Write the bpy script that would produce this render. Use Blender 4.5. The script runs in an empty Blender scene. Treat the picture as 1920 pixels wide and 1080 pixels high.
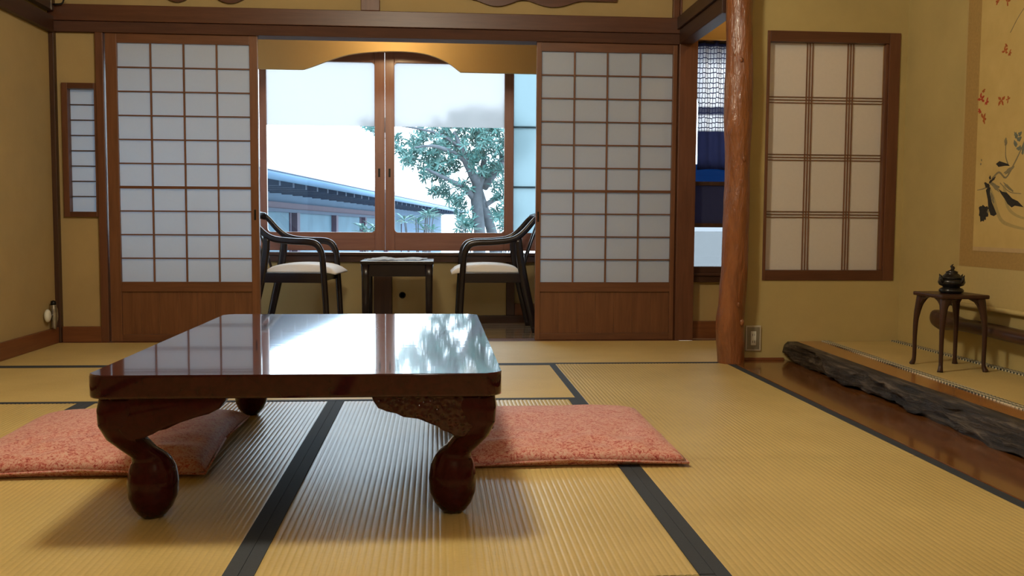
import bpy, bmesh, math, random
from mathutils import Vector, Matrix, noise

random.seed(7)
S = bpy.context.scene
COL = S.collection

# ------------------------------------------------------------------ camera
F_PX, PITCH, YAW, ROLL, EYE = 1791.86, .0684, .0790, .0061, .70
c, s, cp, sp, cr, sr = math.cos(YAW), math.sin(YAW), math.cos(PITCH), math.sin(PITCH), math.cos(ROLL), math.sin(ROLL)
R0 = Vector((c, -s, 0)); FW = Vector((s*cp, c*cp, -sp)); U0 = Vector((s*sp, c*sp, cp))
RT = cr*R0 + sr*U0; UP = cr*U0 - sr*R0
cam = bpy.data.cameras.new('camera'); cam_o = bpy.data.objects.new('camera', cam); COL.objects.link(cam_o)
M = Matrix((RT, UP, -FW)).transposed().to_4x4(); M.translation = (0, 0, EYE)
cam_o.matrix_world = M
cam.sensor_fit = 'HORIZONTAL'; cam.sensor_width = 36; cam.lens = F_PX/1920*36; cam.clip_start = .05; cam.clip_end = 300
S.camera = cam_o

# ------------------------------------------------------------------ light and exposure
S.view_settings.view_transform = 'Standard'; S.view_settings.look = 'None'
S.view_settings.gamma = 1; S.view_settings.use_curve_mapping = False
S.view_settings.exposure = 0.28
S.cycles.use_denoising = True
S.cycles.max_bounces = 10; S.cycles.diffuse_bounces = 5; S.cycles.transparent_max_bounces = 12
S.cycles.sample_clamp_indirect = 6
w = bpy.data.worlds.new('world'); S.world = w; w.use_nodes = True
bg = w.node_tree.nodes['Background']; bg.inputs[0].default_value = (.74, .88, 1.0, 1); bg.inputs[1].default_value = 6.4

def lamp(name, loc, power, col, r):
    l = bpy.data.lights.new(name, 'POINT'); l.energy = power; l.color = col; l.shadow_soft_size = r
    o = bpy.data.objects.new(name, l); o.location = loc; COL.objects.link(o); return o
lamp('ceiling_light_over_table', (-.28, 2.72, 2.2), 90, (1, .905, .69), .17)
lamp('ceiling_light_near_room', (.5, -.4, 2.25), 32, (1, .96, .92), .12)
lamp('veranda_light', (-.27, 6.30, 1.935), 8, (1, .77, .42), .04)
lamp('passage_light', (1.95, 5.25, 2.2), 5, (1, .62, .25), .05)
for n, loc, sx, sz in (('window_portal', (-.35, 6.98, 1.2), 3.6, 1.4), ('side_window_portal', (1.8, 5.80, 1.1), .7, 1.5)):
    l = bpy.data.lights.new(n, 'AREA'); l.shape = 'RECTANGLE'; l.size = sx; l.size_y = sz; l.cycles.is_portal = True
    o = bpy.data.objects.new(n, l); o.location = loc; o.rotation_euler = (-math.pi/2, 0, 0); COL.objects.link(o)

# ------------------------------------------------------------------ materials
def mat(name):
    m = bpy.data.materials.new(name); m.use_nodes = True
    nt = m.node_tree; return m, nt, nt.nodes['Principled BSDF']
def L(nt, a, b): nt.links.new(a, b)
def N(nt, t, **k):
    n = nt.nodes.new(t)
    for a, b in k.items(): setattr(n, a, b)
    return n
def coords(nt, scale, rot=(0, 0, 0), space='Object'):
    t = N(nt, 'ShaderNodeTexCoord'); mp = N(nt, 'ShaderNodeMapping')
    mp.inputs['Scale'].default_value = scale; mp.inputs['Rotation'].default_value = rot
    L(nt, t.outputs[space], mp.inputs[0]); return mp.outputs[0]
def ramp(nt, fac, stops):
    r = N(nt, 'ShaderNodeValToRGB')
    while len(r.color_ramp.elements) < len(stops): r.color_ramp.elements.new(.5)
    for e, (p, col) in zip(r.color_ramp.elements, stops): e.position = p; e.color = (*col, 1)
    L(nt, fac, r.inputs[0]); return r.outputs[0]
def bump(nt, b, h, strength, dist=.002):
    n = N(nt, 'ShaderNodeBump'); n.inputs['Strength'].default_value = strength; n.inputs['Distance'].default_value = dist
    L(nt, h, n.inputs['Height']); L(nt, n.outputs[0], b.inputs['Normal']); return n
def noise_tex(nt, vec, scale, detail=4, rough=.55, dist=0):
    n = N(nt, 'ShaderNodeTexNoise'); n.inputs['Scale'].default_value = scale; n.inputs['Detail'].default_value = detail
    n.inputs['Roughness'].default_value = rough; n.inputs['Distortion'].default_value = dist
    L(nt, vec, n.inputs['Vector']); return n.outputs['Fac']

def wood(name, c1, c2, axis='x', rough=.42, scale=1.0, bmp=.15, coat=0.0):
    m, nt, b = mat(name)
    sc = {'x': (2, 26, 26), 'y': (26, 2, 26), 'z': (26, 26, 2)}[axis]
    v = coords(nt, tuple(q*scale for q in sc))
    f = noise_tex(nt, v, 1.6, 6, .62, .6)
    L(nt, ramp(nt, f, [(.3, c1), (.72, c2)]), b.inputs['Base Color'])
    b.inputs['Roughness'].default_value = rough
    b.inputs['Coat Weight'].default_value = coat; b.inputs['Coat Roughness'].default_value = .08
    bump(nt, b, f, bmp, .001); return m
def plaster(name, col, var=.12):
    m, nt, b = mat(name)
    v = coords(nt, (1, 1, 1))
    f = noise_tex(nt, v, 3.0, 5, .6); g = noise_tex(nt, v, 320, 2, .5)
    lo = tuple(q*(1-var) for q in col)
    L(nt, ramp(nt, f, [(.3, lo), (.7, col)]), b.inputs['Base Color'])
    b.inputs['Roughness'].default_value = .9; b.inputs['Specular IOR Level'].default_value = .2
    bump(nt, b, g, .25, .001); return m
def plain(name, col, rough=.5, metal=0.0, var=.08, scale=30, coat=0.0):
    m, nt, b = mat(name)
    f = noise_tex(nt, coords(nt, (1, 1, 1)), scale, 3)
    L(nt, ramp(nt, f, [(.3, tuple(q*(1-var) for q in col)), (.7, col)]), b.inputs['Base Color'])
    b.inputs['Roughness'].default_value = rough; b.inputs['Metallic'].default_value = metal
    b.inputs['Coat Weight'].default_value = coat; return m
def paper_mat(name, col, trans, thru=None):
    m, nt, b = mat(name)
    out = nt.nodes['Material Output']
    f = noise_tex(nt, coords(nt, (1, 1, 1)), 60, 4, .6)
    cc = ramp(nt, f, [(.3, tuple(q*.97 for q in col)), (.7, col)])
    d = N(nt, 'ShaderNodeBsdfDiffuse'); t = N(nt, 'ShaderNodeBsdfTranslucent'); mx = N(nt, 'ShaderNodeMixShader')
    L(nt, cc, d.inputs[0]); L(nt, cc, t.inputs[0]); mx.inputs[0].default_value = trans
    if thru: t.inputs[0].default_value = (*thru, 1); nt.links.remove(t.inputs[0].links[0])
    L(nt, d.outputs[0], mx.inputs[1]); L(nt, t.outputs[0], mx.inputs[2]); L(nt, mx.outputs[0], out.inputs[0])
    nt.nodes.remove(b); return m
def glass_mat(name, tint=(1, 1, 1)):
    m, nt, b = mat(name); out = nt.nodes['Material Output']
    fr = N(nt, 'ShaderNodeFresnel'); fr.inputs[0].default_value = 1.35
    t = N(nt, 'ShaderNodeBsdfTransparent'); t.inputs[0].default_value = (*tint, 1)
    g = N(nt, 'ShaderNodeBsdfGlossy'); g.inputs['Roughness'].default_value = .02
    mx = N(nt, 'ShaderNodeMixShader'); L(nt, fr.outputs[0], mx.inputs[0]); L(nt, t.outputs[0], mx.inputs[1]); L(nt, g.outputs[0], mx.inputs[2])
    L(nt, mx.outputs[0], out.inputs[0]); nt.nodes.remove(b); return m
def frost_mat(name, tint, rough, trl):
    m, nt, b = mat(name); out = nt.nodes['Material Output']
    r = N(nt, 'ShaderNodeBsdfRefraction'); r.inputs['Color'].default_value = (*tint, 1); r.inputs['Roughness'].default_value = rough; r.inputs['IOR'].default_value = 1.12
    t = N(nt, 'ShaderNodeBsdfTranslucent'); t.inputs[0].default_value = (*tint, 1)
    mx = N(nt, 'ShaderNodeMixShader'); mx.inputs[0].default_value = trl
    L(nt, r.outputs[0], mx.inputs[1]); L(nt, t.outputs[0], mx.inputs[2]); L(nt, mx.outputs[0], out.inputs[0]); nt.nodes.remove(b); return m

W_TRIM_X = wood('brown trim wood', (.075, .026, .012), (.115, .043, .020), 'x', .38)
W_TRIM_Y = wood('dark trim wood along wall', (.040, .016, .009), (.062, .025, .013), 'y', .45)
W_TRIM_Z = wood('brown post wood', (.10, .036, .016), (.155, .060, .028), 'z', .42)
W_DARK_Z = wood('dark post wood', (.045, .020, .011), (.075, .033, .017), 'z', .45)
W_SHOJI_Z = wood('shoji wood upright', (.135, .052, .020), (.205, .085, .036), 'z', .42)
W_SHOJI_X = wood('shoji wood level', (.11, .042, .017), (.17, .068, .029), 'x', .42)
W_PANEL = wood('shoji lower board wood', (.12, .045, .016), (.19, .078, .030), 'z', .45, 1.0)
W_BASE = wood('reddish baseboard wood', (.15, .050, .017), (.22, .080, .028), 'x', .4)
W_BASE_Y = wood('reddish side baseboard wood', (.15, .050, .017), (.22, .080, .028), 'y', .4)
W_SASH = wood('window sash wood', (.24, .105, .075), (.32, .150, .110), 'z', .33)  # window glare haze is put into the wood colour, paler and pinker
W_SASH_X = wood('window sash rail wood', (.24, .105, .075), (.32, .150, .110), 'x', .33)  # same glare haze painted into the rail colour
W_SILL = wood('dark sill wood', (.050, .022, .014), (.085, .038, .024), 'x', .28)
W_BOARD = wood('alcove board wood', (.13, .046, .012), (.22, .085, .024), 'y', .16, .6, .05, .5)
W_FRONT = wood('alcove front board wood', (.30, .12, .03), (.42, .18, .05), 'y', .25, .6, .05, .4)
W_VER = wood('veranda floor wood', (.33, .25, .18), (.45, .35, .26), 'x', .16, .6, .05, .8)
W_ARCH = plaster('ochre arched board', (.50, .335, .145), .08)
PLASTER = plaster('ochre sand plaster', (.45, .335, .155))
PLASTER_ALC = plaster('alcove ochre plaster', (.48, .385, .165))
CEIL = wood('ceiling cedar boards', (.36, .22, .10), (.48, .31, .15), 'y', .6)
PAPER = paper_mat('shoji paper', (.72, .76, .84), .52, (.58, .655, .73))  # white paper; bluish sky light is put into its colour
PAPER_ALC = paper_mat('alcove window paper', (.85, .82, .77), .46)
GLASS = glass_mat('clear window glass', (.96, .99, 1))
GLASS_SKY = glass_mat('glass coloured sky blue', (.020, .055, .11))  # blue of the sky behind is put into the glass colour
FROST = frost_mat('frosted glass film', (.47, .465, .465), .28, .45)
FROST_C = frost_mat('frosted cyan glass', (.34, .405, .425), .40, .5)
W_STAND = wood('dark red stand wood', (.030, .011, .007), (.055, .020, .011), 'z', .35)
NAVY = plain('navy cloth binding', (.028, .039, .056), .75, 0, .3, 400)
BLACK_LACQ = plain('black brown lacquer', (.012, .007, .009), .26, 0, .2, 20, .0)
BRONZE = plain('dark cast bronze', (.022, .021, .020), .32, .4, .4, 60, .2)
IRON = plain('black iron', (.015, .014, .014), .4, .6, .2)
CREAM = plain('cream seat fabric', (.90, .88, .87), .8, 0, .08, 300)
IVORY = plain('ivory plastic', (.55, .50, .38), .4, 0, .04)
GREYPL = plain('grey metal plate', (.30, .27, .19), .4, .3, .06)
CHROME = plain('dull chrome', (.45, .43, .40), .25, .9, .1)
WHITEPL = plain('off white plastic', (.75, .76, .66), .35, 0, .04)
WHITE_PAPER = plain('white paper', (.85, .85, .86), .8, 0, .05)

def table_mat(name, ham=False, coat=1.0, ior=1.46):
    m, nt, b = mat(name)
    v = coords(nt, (30, 2.2, 30))
    f = noise_tex(nt, v, 1.5, 6, .6, .8)
    L(nt, ramp(nt, f, [(.25, (.027, .0035, .0045)), (.75, (.050, .0065, .0070))]), b.inputs['Base Color'])
    b.inputs['Roughness'].default_value = .15; b.inputs['Specular IOR Level'].default_value = .05
    b.inputs['Coat Weight'].default_value = coat; b.inputs['Coat Roughness'].default_value = .04; b.inputs['Coat IOR'].default_value = ior
    if ham:
        vo = N(nt, 'ShaderNodeTexVoronoi', feature='SMOOTH_F1'); vo.inputs['Scale'].default_value = 85
        L(nt, coords(nt, (1, 1, 1)), vo.inputs['Vector'])
        bn = bump(nt, b, vo.outputs['Distance'], 1.0, .006); L(nt, bn.outputs[0], b.inputs['Coat Normal'])
    else:
        f2 = noise_tex(nt, coords(nt, (3, 38, 12)), 1.0, 3, .5)
        bn = bump(nt, b, f2, .06, .001); L(nt, bn.outputs[0], b.inputs['Coat Normal'])
    return m
TABLE = table_mat('red brown lacquer'); TABLE_HAM = table_mat('hammered red brown lacquer', True, 1.0, 1.45); TABLE_LEG = table_mat('red brown leg lacquer', False, .45, 1.4)

def tatami_mat(name, along_y):
    m, nt, b = mat(name)
    v = coords(nt, (1, 1, 1))
    f = noise_tex(nt, v, 2.2, 5, .6)
    g = noise_tex(nt, coords(nt, (300, 60, 1) if not along_y else (60, 300, 1)), 1.0, 2)
    mx = N(nt, 'ShaderNodeMath', operation='MULTIPLY_ADD'); mx.inputs[1].default_value = .6
    L(nt, f, mx.inputs[0]); 
    m2 = N(nt, 'ShaderNodeMath', operation='MULTIPLY'); m2.inputs[1].default_value = .4; L(nt, g, m2.inputs[0]); L(nt, m2.outputs[0], mx.inputs[2])
    L(nt, ramp(nt, mx.outputs[0], [(.32, (.46, .350, .130)), (.68, (.60, .475, .195))]), b.inputs['Base Color'])
    b.inputs['Roughness'].default_value = .36 if along_y else .5; b.inputs['Specular IOR Level'].default_value = .6 if along_y else .95
    bump(nt, b, g, .15, .0008); return m
TAT_Y = tatami_mat('straw tatami weave lengthwise', True); TAT_X = tatami_mat('straw tatami weave crosswise', False)

def brocade():
    m, nt, b = mat('pink red brocade')
    v = coords(nt, (1, 1, 1))
    a = noise_tex(nt, v, 38, 4, .7, 3.0); a2 = noise_tex(nt, coords(nt, (1, 1, 1), (.4, .3, 1.1)), 75, 3, .7, 2.0)
    d = N(nt, 'ShaderNodeMath', operation='ADD'); L(nt, a2, d.inputs[0]); L(nt, a, d.inputs[1])
    h = N(nt, 'ShaderNodeMath', operation='MULTIPLY'); h.inputs[1].default_value = .5; L(nt, d.outputs[0], h.inputs[0])
    L(nt, ramp(nt, h.outputs[0], [(.38, (.22, .018, .016)), (.45, (.46, .095, .075)), (.49, (.57, .25, .21)), (.58, (.61, .385, .32))]), b.inputs['Base Color'])
    b.inputs['Roughness'].default_value = .7; b.inputs['Sheen Weight'].default_value = .25
    bump(nt, b, a, .3, .002); return m
BROC = brocade()

def bark():
    m, nt, b = mat('dark rugged log bark')
    f = noise_tex(nt, coords(nt, (30, 4, 40)), 1.2, 7, .65, .8)
    L(nt, ramp(nt, f, [(.32, (.010, .008, .007)), (.5, (.045, .036, .029)), (.68, (.17, .14, .11))]), b.inputs['Base Color'])
    b.inputs['Roughness'].default_value = .55
    bump(nt, b, f, 1.0, .03); return m
BARK = bark()
def logwood():
    m, nt, b = mat('polished orange brown log')
    f = noise_tex(nt, coords(nt, (14, 14, 3)), 1.3, 6, .6, 1.2)
    L(nt, ramp(nt, f, [(.28, (.15, .048, .016)), (.55, (.26, .092, .032)), (.8, (.33, .13, .05))]), b.inputs['Base Color'])
    b.inputs['Roughness'].default_value = .3; b.inputs['Coat Weight'].default_value = .5; b.inputs['Coat Roughness'].default_value = .12
    g = noise_tex(nt, coords(nt, (55, 55, 12)), 1.0, 4, .6, .5)
    bn = bump(nt, b, g, .8, .010); L(nt, bn.outputs[0], b.inputs['Coat Normal']); return m
LOG = logwood()
def braid():
    m, nt, b = mat('patterned braid binding')
    w_ = N(nt, 'ShaderNodeTexChecker'); w_.inputs['Scale'].default_value = 62
    L(nt, coords(nt, (1, 1, 0.01), (0, 0, .785)), w_.inputs['Vector'])
    w_.inputs[1].default_value = (.035, .045, .04, 1); w_.inputs[2].default_value = (.62, .58, .42, 1)
    L(nt, w_.outputs[0], b.inputs['Base Color']); b.inputs['Roughness'].default_value = .7; return m
BRAID = braid()
def curtain_mat():
    m, nt, b = mat('indigo lace curtain cloth'); out = nt.nodes['Material Output']
    t = N(nt, 'ShaderNodeTexCoord'); sx = N(nt, 'ShaderNodeSeparateXYZ'); L(nt, t.outputs['Object'], sx.inputs[0])
    # zones by height along the cloth (0 hem, .765 heading)
    mr = N(nt, 'ShaderNodeMapRange'); mr.inputs[1].default_value = 0; mr.inputs[2].default_value = .765
    L(nt, sx.outputs[2], mr.inputs[0])
    r = N(nt, 'ShaderNodeValToRGB'); r.color_ramp.interpolation = 'LINEAR'
    st = [(0, 0), (.30, 0), (.315, .75), (.42, .75), (.435, 0.05), (.485, 0.05), (.50, .8), (.80, .8), (.86, .35), (.95, .25), (.96, 0)]
    while len(r.color_ramp.elements) < len(st): r.color_ramp.elements.new(.5)
    for e, (p, q) in zip(r.color_ramp.elements, st): e.position = p; e.color = (q, q, q, 1)
    L(nt, mr.outputs[0], r.inputs[0])
    # scale shaped lace net
    vo = N(nt, 'ShaderNodeTexVoronoi', feature='DISTANCE_TO_EDGE'); vo.inputs['Scale'].default_value = 62; vo.inputs['Randomness'].default_value = .25
    L(nt, coords(nt, (1, .01, .55)), vo.inputs['Vector'])
    thr = N(nt, 'ShaderNodeMath', operation='GREATER_THAN'); thr.inputs[1].default_value = .10; L(nt, vo.outputs['Distance'], thr.inputs[0])
    fac = N(nt, 'ShaderNodeMath', operation='MULTIPLY'); L(nt, r.outputs[0], fac.inputs[0]); L(nt, thr.outputs[0], fac.inputs[1])
    mixc = N(nt, 'ShaderNodeMix', data_type='RGBA'); L(nt, fac.outputs[0], mixc.inputs[0])
    mixc.inputs[6].default_value = (.015, .016, .043, 1); mixc.inputs[7].default_value = (.92, .89, .93, 1)
    d = N(nt, 'ShaderNodeBsdfDiffuse'); tr = N(nt, 'ShaderNodeBsdfTranslucent'); ms = N(nt, 'ShaderNodeMixShader'); ms.inputs[0].default_value = .6
    L(nt, mixc.outputs[2], d.inputs[0]); L(nt, mixc.outputs[2], tr.inputs[0]); L(nt, d.outputs[0], ms.inputs[1]); L(nt, tr.outputs[0], ms.inputs[2])
    L(nt, ms.outputs[0], out.inputs[0]); nt.nodes.remove(b); return m
CURT = curtain_mat()
LEAFM = plain('glossy evergreen leaf', (.060, .190, .178), .4, 0, .7, 9)
TRUNK = plain('grey tree bark', (.085, .10, .12), .9, 0, .4, 14)
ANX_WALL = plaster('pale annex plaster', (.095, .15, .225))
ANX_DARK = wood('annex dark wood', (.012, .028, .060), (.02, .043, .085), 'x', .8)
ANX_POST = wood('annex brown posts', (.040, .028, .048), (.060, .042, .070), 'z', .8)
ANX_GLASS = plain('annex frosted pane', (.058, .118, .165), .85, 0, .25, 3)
ROOF = plain('pale weathered roof', (.23, .25, .26), .9, 0, .12, 8)
GROUND = plain('pale garden gravel', (.62, .62, .60), .9, 0, .2, 25)

# ------------------------------------------------------------------ mesh helpers
def box(bm, x0, x1, y0, y1, z0, z1, bev=0):
    r = bmesh.ops.create_cube(bm, size=1)
    vs = r['verts']
    for v in vs: v.co = Vector(((x0+x1)/2+v.co.x*(x1-x0), (y0+y1)/2+v.co.y*(y1-y0), (z0+z1)/2+v.co.z*(z1-z0)))
    if bev:
        es = list({e for v in vs for e in v.link_edges})
        bmesh.ops.bevel(bm, geom=es, offset=bev, segments=2, affect='EDGES', profile=.6)
def wloc(o):
    v = Vector((0, 0, 0))
    while o is not None: v += o.location; o = o.parent
    return v
def obj(name, bm, m, parent=None, local=False, smooth=False):
    me = bpy.data.meshes.new(name)
    bmesh.ops.recalc_face_normals(bm, faces=bm.faces[:])
    if parent is not None and not local: bmesh.ops.translate(bm, verts=bm.verts[:], vec=-wloc(parent))
    bm.to_mesh(me); bm.free(); me.materials.append(m)
    if smooth:
        for p in me.polygons: p.use_smooth = True
    o = bpy.data.objects.new(name, me); COL.objects.link(o)
    if parent is not None: o.parent = parent
    return o
def sharp(o, ang=35):
    me = o.data; b = bmesh.new(); b.from_mesh(me)
    for e in b.edges:
        if len(e.link_faces) == 2 and e.calc_face_angle(0) > math.radians(ang): e.smooth = False
    b.to_mesh(me); b.free(); return o
def bx(name, m, parent, x0, x1, y0, y1, z0, z1, bev=0, local=False):
    bm = bmesh.new(); box(bm, x0, x1, y0, y1, z0, z1, bev); return obj(name, bm, m, parent, local)
def thing(name, label, cat, loc, rot=0, group=None):
    o = bpy.data.objects.new(name, None); o.empty_display_size = .1; COL.objects.link(o)
    o.location = loc; o.rotation_euler = (0, 0, rot); tag(o, label, cat, group); return o
def tag(o, label, cat, group=None):
    o['label'] = label; o['category'] = cat
    if group: o['group'] = group
    return o
def setting(o, label=None):
    o['kind'] = 'structure'
    if label: o['label'] = label
    return o
def sroot(name, loc, label=None):
    o = bpy.data.objects.new(name, None); o.empty_display_size = .1; COL.objects.link(o); o.location = loc; return setting(o, label)
def inst(src, loc, parent):
    o = src.copy(); COL.objects.link(o); o.parent = parent; o.location = loc; return o
def catmull(pts, n=6):
    P = [Vector(p) for p in pts]; P = [P[0]*2-P[1]] + P + [P[-1]*2-P[-2]]; out = []
    for i in range(1, len(P)-2):
        a, b, c_, d = P[i-1:i+3]
        for k in range(n):
            t = k/n
            out.append(.5*((2*b)+(c_-a)*t+(2*a-5*b+4*c_-d)*t*t+(3*b-a-3*c_+d)*t**3))
    out.append(P[-2]); return out
def sweep(bm, pts, ws, hs, side, n=10, e=2.0, smoothn=0):
    """Loft a superellipse section along pts; w is measured along side, h across it."""
    if smoothn:
        k = len(pts); pts = catmull(pts, smoothn)
        lerp = lambda A, t: A[min(int(t), k-1)]*(1-(t-int(t)))+A[min(int(t)+1, k-1)]*(t-int(t))
        ws = [lerp(ws, i/smoothn) for i in range(len(pts))]; hs = [lerp(hs, i/smoothn) for i in range(len(pts))]
    pts = [Vector(p) for p in pts]; rings = []
    for i, p in enumerate(pts):
        t = (pts[min(i+1, len(pts)-1)]-pts[max(i-1, 0)]).normalized()
        sd = Vector(side); sd = (sd-t*sd.dot(t)).normalized(); up = t.cross(sd)
        r = []
        for k in range(n):
            a = 2*math.pi*(k+.5)/n; ca, sa = math.cos(a), math.sin(a)
            r.append(bm.verts.new(p + sd*(ws[i]/2)*math.copysign(abs(ca)**(2/e), ca) + up*(hs[i]/2)*math.copysign(abs(sa)**(2/e), sa)))
        rings.append(r)
    for a, b in zip(rings, rings[1:]):
        for k in range(n): bm.faces.new((a[k], a[(k+1) % n], b[(k+1) % n], b[k]))
    bm.faces.new(rings[0][::-1]); bm.faces.new(rings[-1])
def tube(bm, pts, rs, n=8, smoothn=0):
    d = Vector(pts[-1])-Vector(pts[0]); side = (0, 1, 0) if abs(d.normalized().y) < .8 else (1, 0, 0)
    sweep(bm, pts, [2*r for r in rs], [2*r for r in rs], side, n, 2.0, smoothn)
def lathe(bm, prof, cx, cy, n=20):
    rings = [[bm.verts.new((cx+r*math.cos(2*math.pi*k/n), cy+r*math.sin(2*math.pi*k/n), z)) for k in range(n)] for r, z in prof]
    for a, b in zip(rings, rings[1:]):
        for k in range(n): bm.faces.new((a[k], a[(k+1) % n], b[(k+1) % n], b[k]))
    bm.faces.new(rings[0][::-1]); bm.faces.new(rings[-1])
def prism(bm, poly, axis, a0, a1, bev=0):
    """Extrude a 2-D outline; axis 'y': poly is (x,z); 'x': (y,z); 'z': (x,y)."""
    mk = {'y': lambda p, a: (p[0], a, p[1]), 'x': lambda p, a: (a, p[0], p[1]), 'z': lambda p, a: (p[0], p[1], a)}[axis]
    A = [bm.verts.new(mk(p, a0)) for p in poly]; B = [bm.verts.new(mk(p, a1)) for p in poly]
    n = len(poly)
    fs = [bm.faces.new(A), bm.faces.new(B[::-1])]
    for k in range(n): bm.faces.new((A[k], B[k], B[(k+1) % n], A[(k+1) % n]))
    if bev:
        es = [e for f in fs for e in f.edges]
        bmesh.ops.bevel(bm, geom=list(set(es)), offset=bev, segments=2, affect='EDGES', profile=.6)

# ------------------------------------------------------------------ room shell
XL, XR, D, YF, CZ = -2.163, 2.387, 5.633, -1.3, 2.5
YV = 6.85                       # window wall of the veranda
VZ = -.02                       # veranda floor height
A, B_, C1, C2, XW = -.391, .556, 4.683, 3.734, 1.485    # tatami seams

floor = sroot('floor', (0, 0, 0))
bx('subfloor', CEIL, floor, XL-.1, XR+.1, YF-.1, 5.60, -.12, -.03)
def mat_piece(x0, x1, y0, y1, along, edges):
    """One tatami mat; along: the axis its ribs run on; edges: which sides carry cloth binding."""
    bm = bmesh.new(); e = .031; g = .0004
    x0 += g; x1 -= g; y0 += .0016; y1 -= .0016
    ix0, ix1 = x0+(e if 'l' in edges else 0), x1-(e if 'r' in edges else 0)
    iy0, iy1 = y0+(e if 'f' in edges else 0), y1-(e if 'b' in edges else 0)
    w0, w1 = (ix0, ix1) if along == 'y' else (iy0, iy1)
    l0, l1 = (iy0, iy1) if along == 'y' else (ix0, ix1)
    nr = round((w1-w0)/.0153); prof = ((0, -.0013), (.12, -.0004), (.34, 0), (.66, 0), (.88, -.0004))
    P = [(w0+(w1-w0)*(i+t)/nr, z) for i in range(nr) for t, z in prof] + [(w1, -.0016)]
    rows = []
    for l in (l0, l1):
        rows.append([bm.verts.new((a, l, z) if along == 'y' else (l, a, z)) for a, z in P])
    for k in range(len(P)-1): bm.faces.new((rows[0][k], rows[0][k+1], rows[1][k+1], rows[1][k]))
    box(bm, x0, x1, y0, y1, -.03, -.004)
    o = obj('tatami_mat', bm, TAT_Y if along == 'y' else TAT_X, floor)
    for p in o.data.polygons: p.use_smooth = len(p.vertices) == 4 and abs(p.normal.z) > .2 and p.center.z > -.003
    bands = {'l': (x0, ix0, y0, y1), 'r': (ix1, x1, y0, y1), 'f': (x0, x1, y0, iy0), 'b': (x0, x1, iy1, y1)}
    for k in edges:
        q = bands[k]; bx('edge_binding', NAVY, o, q[0], q[1], q[2], q[3], -.004, .0012, .0005)
mat_piece(-2.163, -.26, C1, 5.6, 'x', 'f'); mat_piece(-.26, 1.64, C1, 5.6, 'x', 'f'); mat_piece(1.64, 2.52, 4.825, 5.6, 'x', '')
mat_piece(-2.163, A, C2, C1, 'x', 'fb'); mat_piece(A, B_, C2, C1, 'x', 'fb')
mat_piece(B_, XW, 2.757, C1, 'y', 'lr'); mat_piece(B_, XW, .85, 2.757, 'y', 'lr'); mat_piece(B_, XW, -1.05, .85, 'y', 'lr')
for x0, x1 in ((-2.163, -1.336), (-1.336, A), (A, B_)):
    for y0, y1 in ((1.83, C2), (-.07, 1.83)): mat_piece(x0, x1, y0, y1, 'y', 'lr')
bx('passage_board', W_VER, floor, 1.535, 2.52, 5.602, 5.70, -.05, -.001)
bx('alcove_side_board', W_BOARD, floor, XW+.002, 1.80, YF, 4.765, -.03, .003, .002)
bx('threshold', W_SHOJI_X, floor, XL, 1.45, 5.602, 5.735, -.06, .001, .002)
ny = 8
for i in range(ny):
    y0 = 5.737+(YV-5.737)*i/ny; y1 = 5.737+(YV-5.737)*(i+1)/ny
    bx('floor_plank', W_VER, floor, -2.35, 1.45, y0+.0012, y1-.0012, -.06, VZ, .0015)

setting(bx('ceiling', CEIL, None, XL-.1, XR+.1, YF-.1, D+.1, CZ, CZ+.05))
bm = bmesh.new(); box(bm, -2.4, 1.5, 5.70, YV+.1, 2.12, 2.16); setting(obj('ceiling_veranda', bm, CEIL))
setting(bx('ceiling_passage', CEIL, None, 1.42, 2.6, 4.75, 5.85, 2.44, 2.49))
setting(bx('wall_left', PLASTER, None, XL-.08, XL, YF, D+.02, -.03, CZ))
setting(bx('wall_rear', PLASTER, None, XL-.1, XR+.1, YF-.08, YF, -.03, CZ))
# back wall: panel round the slit window, and the long strip over the lintel
bm = bmesh.new()
y0, y1 = 5.645, 5.70
sx0, sx1, sz0, sz1 = -2.108, -1.915, .717, 1.471
box(bm, XL, sx0+.01, y0, y1, 0, 1.80); box(bm, sx1-.01, -1.88, y0, y1, 0, 1.80)
box(bm, sx0+.01, sx1-.01, y0, y1, 0, sz0+.01); box(bm, sx0+.01, sx1-.01, y0, y1, sz1-.01, 1.80)
box(bm, XL, 1.44, y0, y1, 1.85, CZ)
setting(obj('wall_back', bm, PLASTER))
# wall with the lattice window beside the log pillar (cut round the window)
wx0, wx1, wz0, wz1, AY = 1.657, 2.349, .413, 1.670, 4.76
bm = bmesh.new()
box(bm, 1.50, wx0+.012, AY, AY+.06, -.03, CZ); box(bm, wx1-.012, 2.50, AY, AY+.06, -.03, CZ)
box(bm, wx0+.012, wx1-.012, AY, AY+.06, -.03, wz0+.012); box(bm, wx0+.012, wx1-.012, AY, AY+.06, wz1-.012, CZ)
setting(obj('wall_alcove_side', bm, PLASTER_ALC))
setting(bx('wall_alcove_back', PLASTER_ALC, None, XR, XR+.08, YF, AY, -.03, CZ))
# small wall over the beam between back corner and log pillar
setting(bx('wall_right_upper', PLASTER, None, 1.435, 1.485, 4.75, D+.02, 1.85, CZ))
# passage: far wall with its window opening, end wall
bm = bmesh.new(); PY = 5.714
box(bm, 1.40, 2.60, PY, PY+.06, -.03, .36); box(bm, 1.40, 2.60, PY, PY+.06, 1.80, 2.45)
box(bm, 2.10, 2.60, PY, PY+.06, .36, 1.80); box(bm, 1.40, 1.50, PY, PY+.06, .36, 1.80)
setting(obj('wall_passage', bm, PLASTER))
setting(bx('wall_passage_end', PLASTER, None, 2.55, 2.6, AY, PY, -.03, 2.45))
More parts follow.
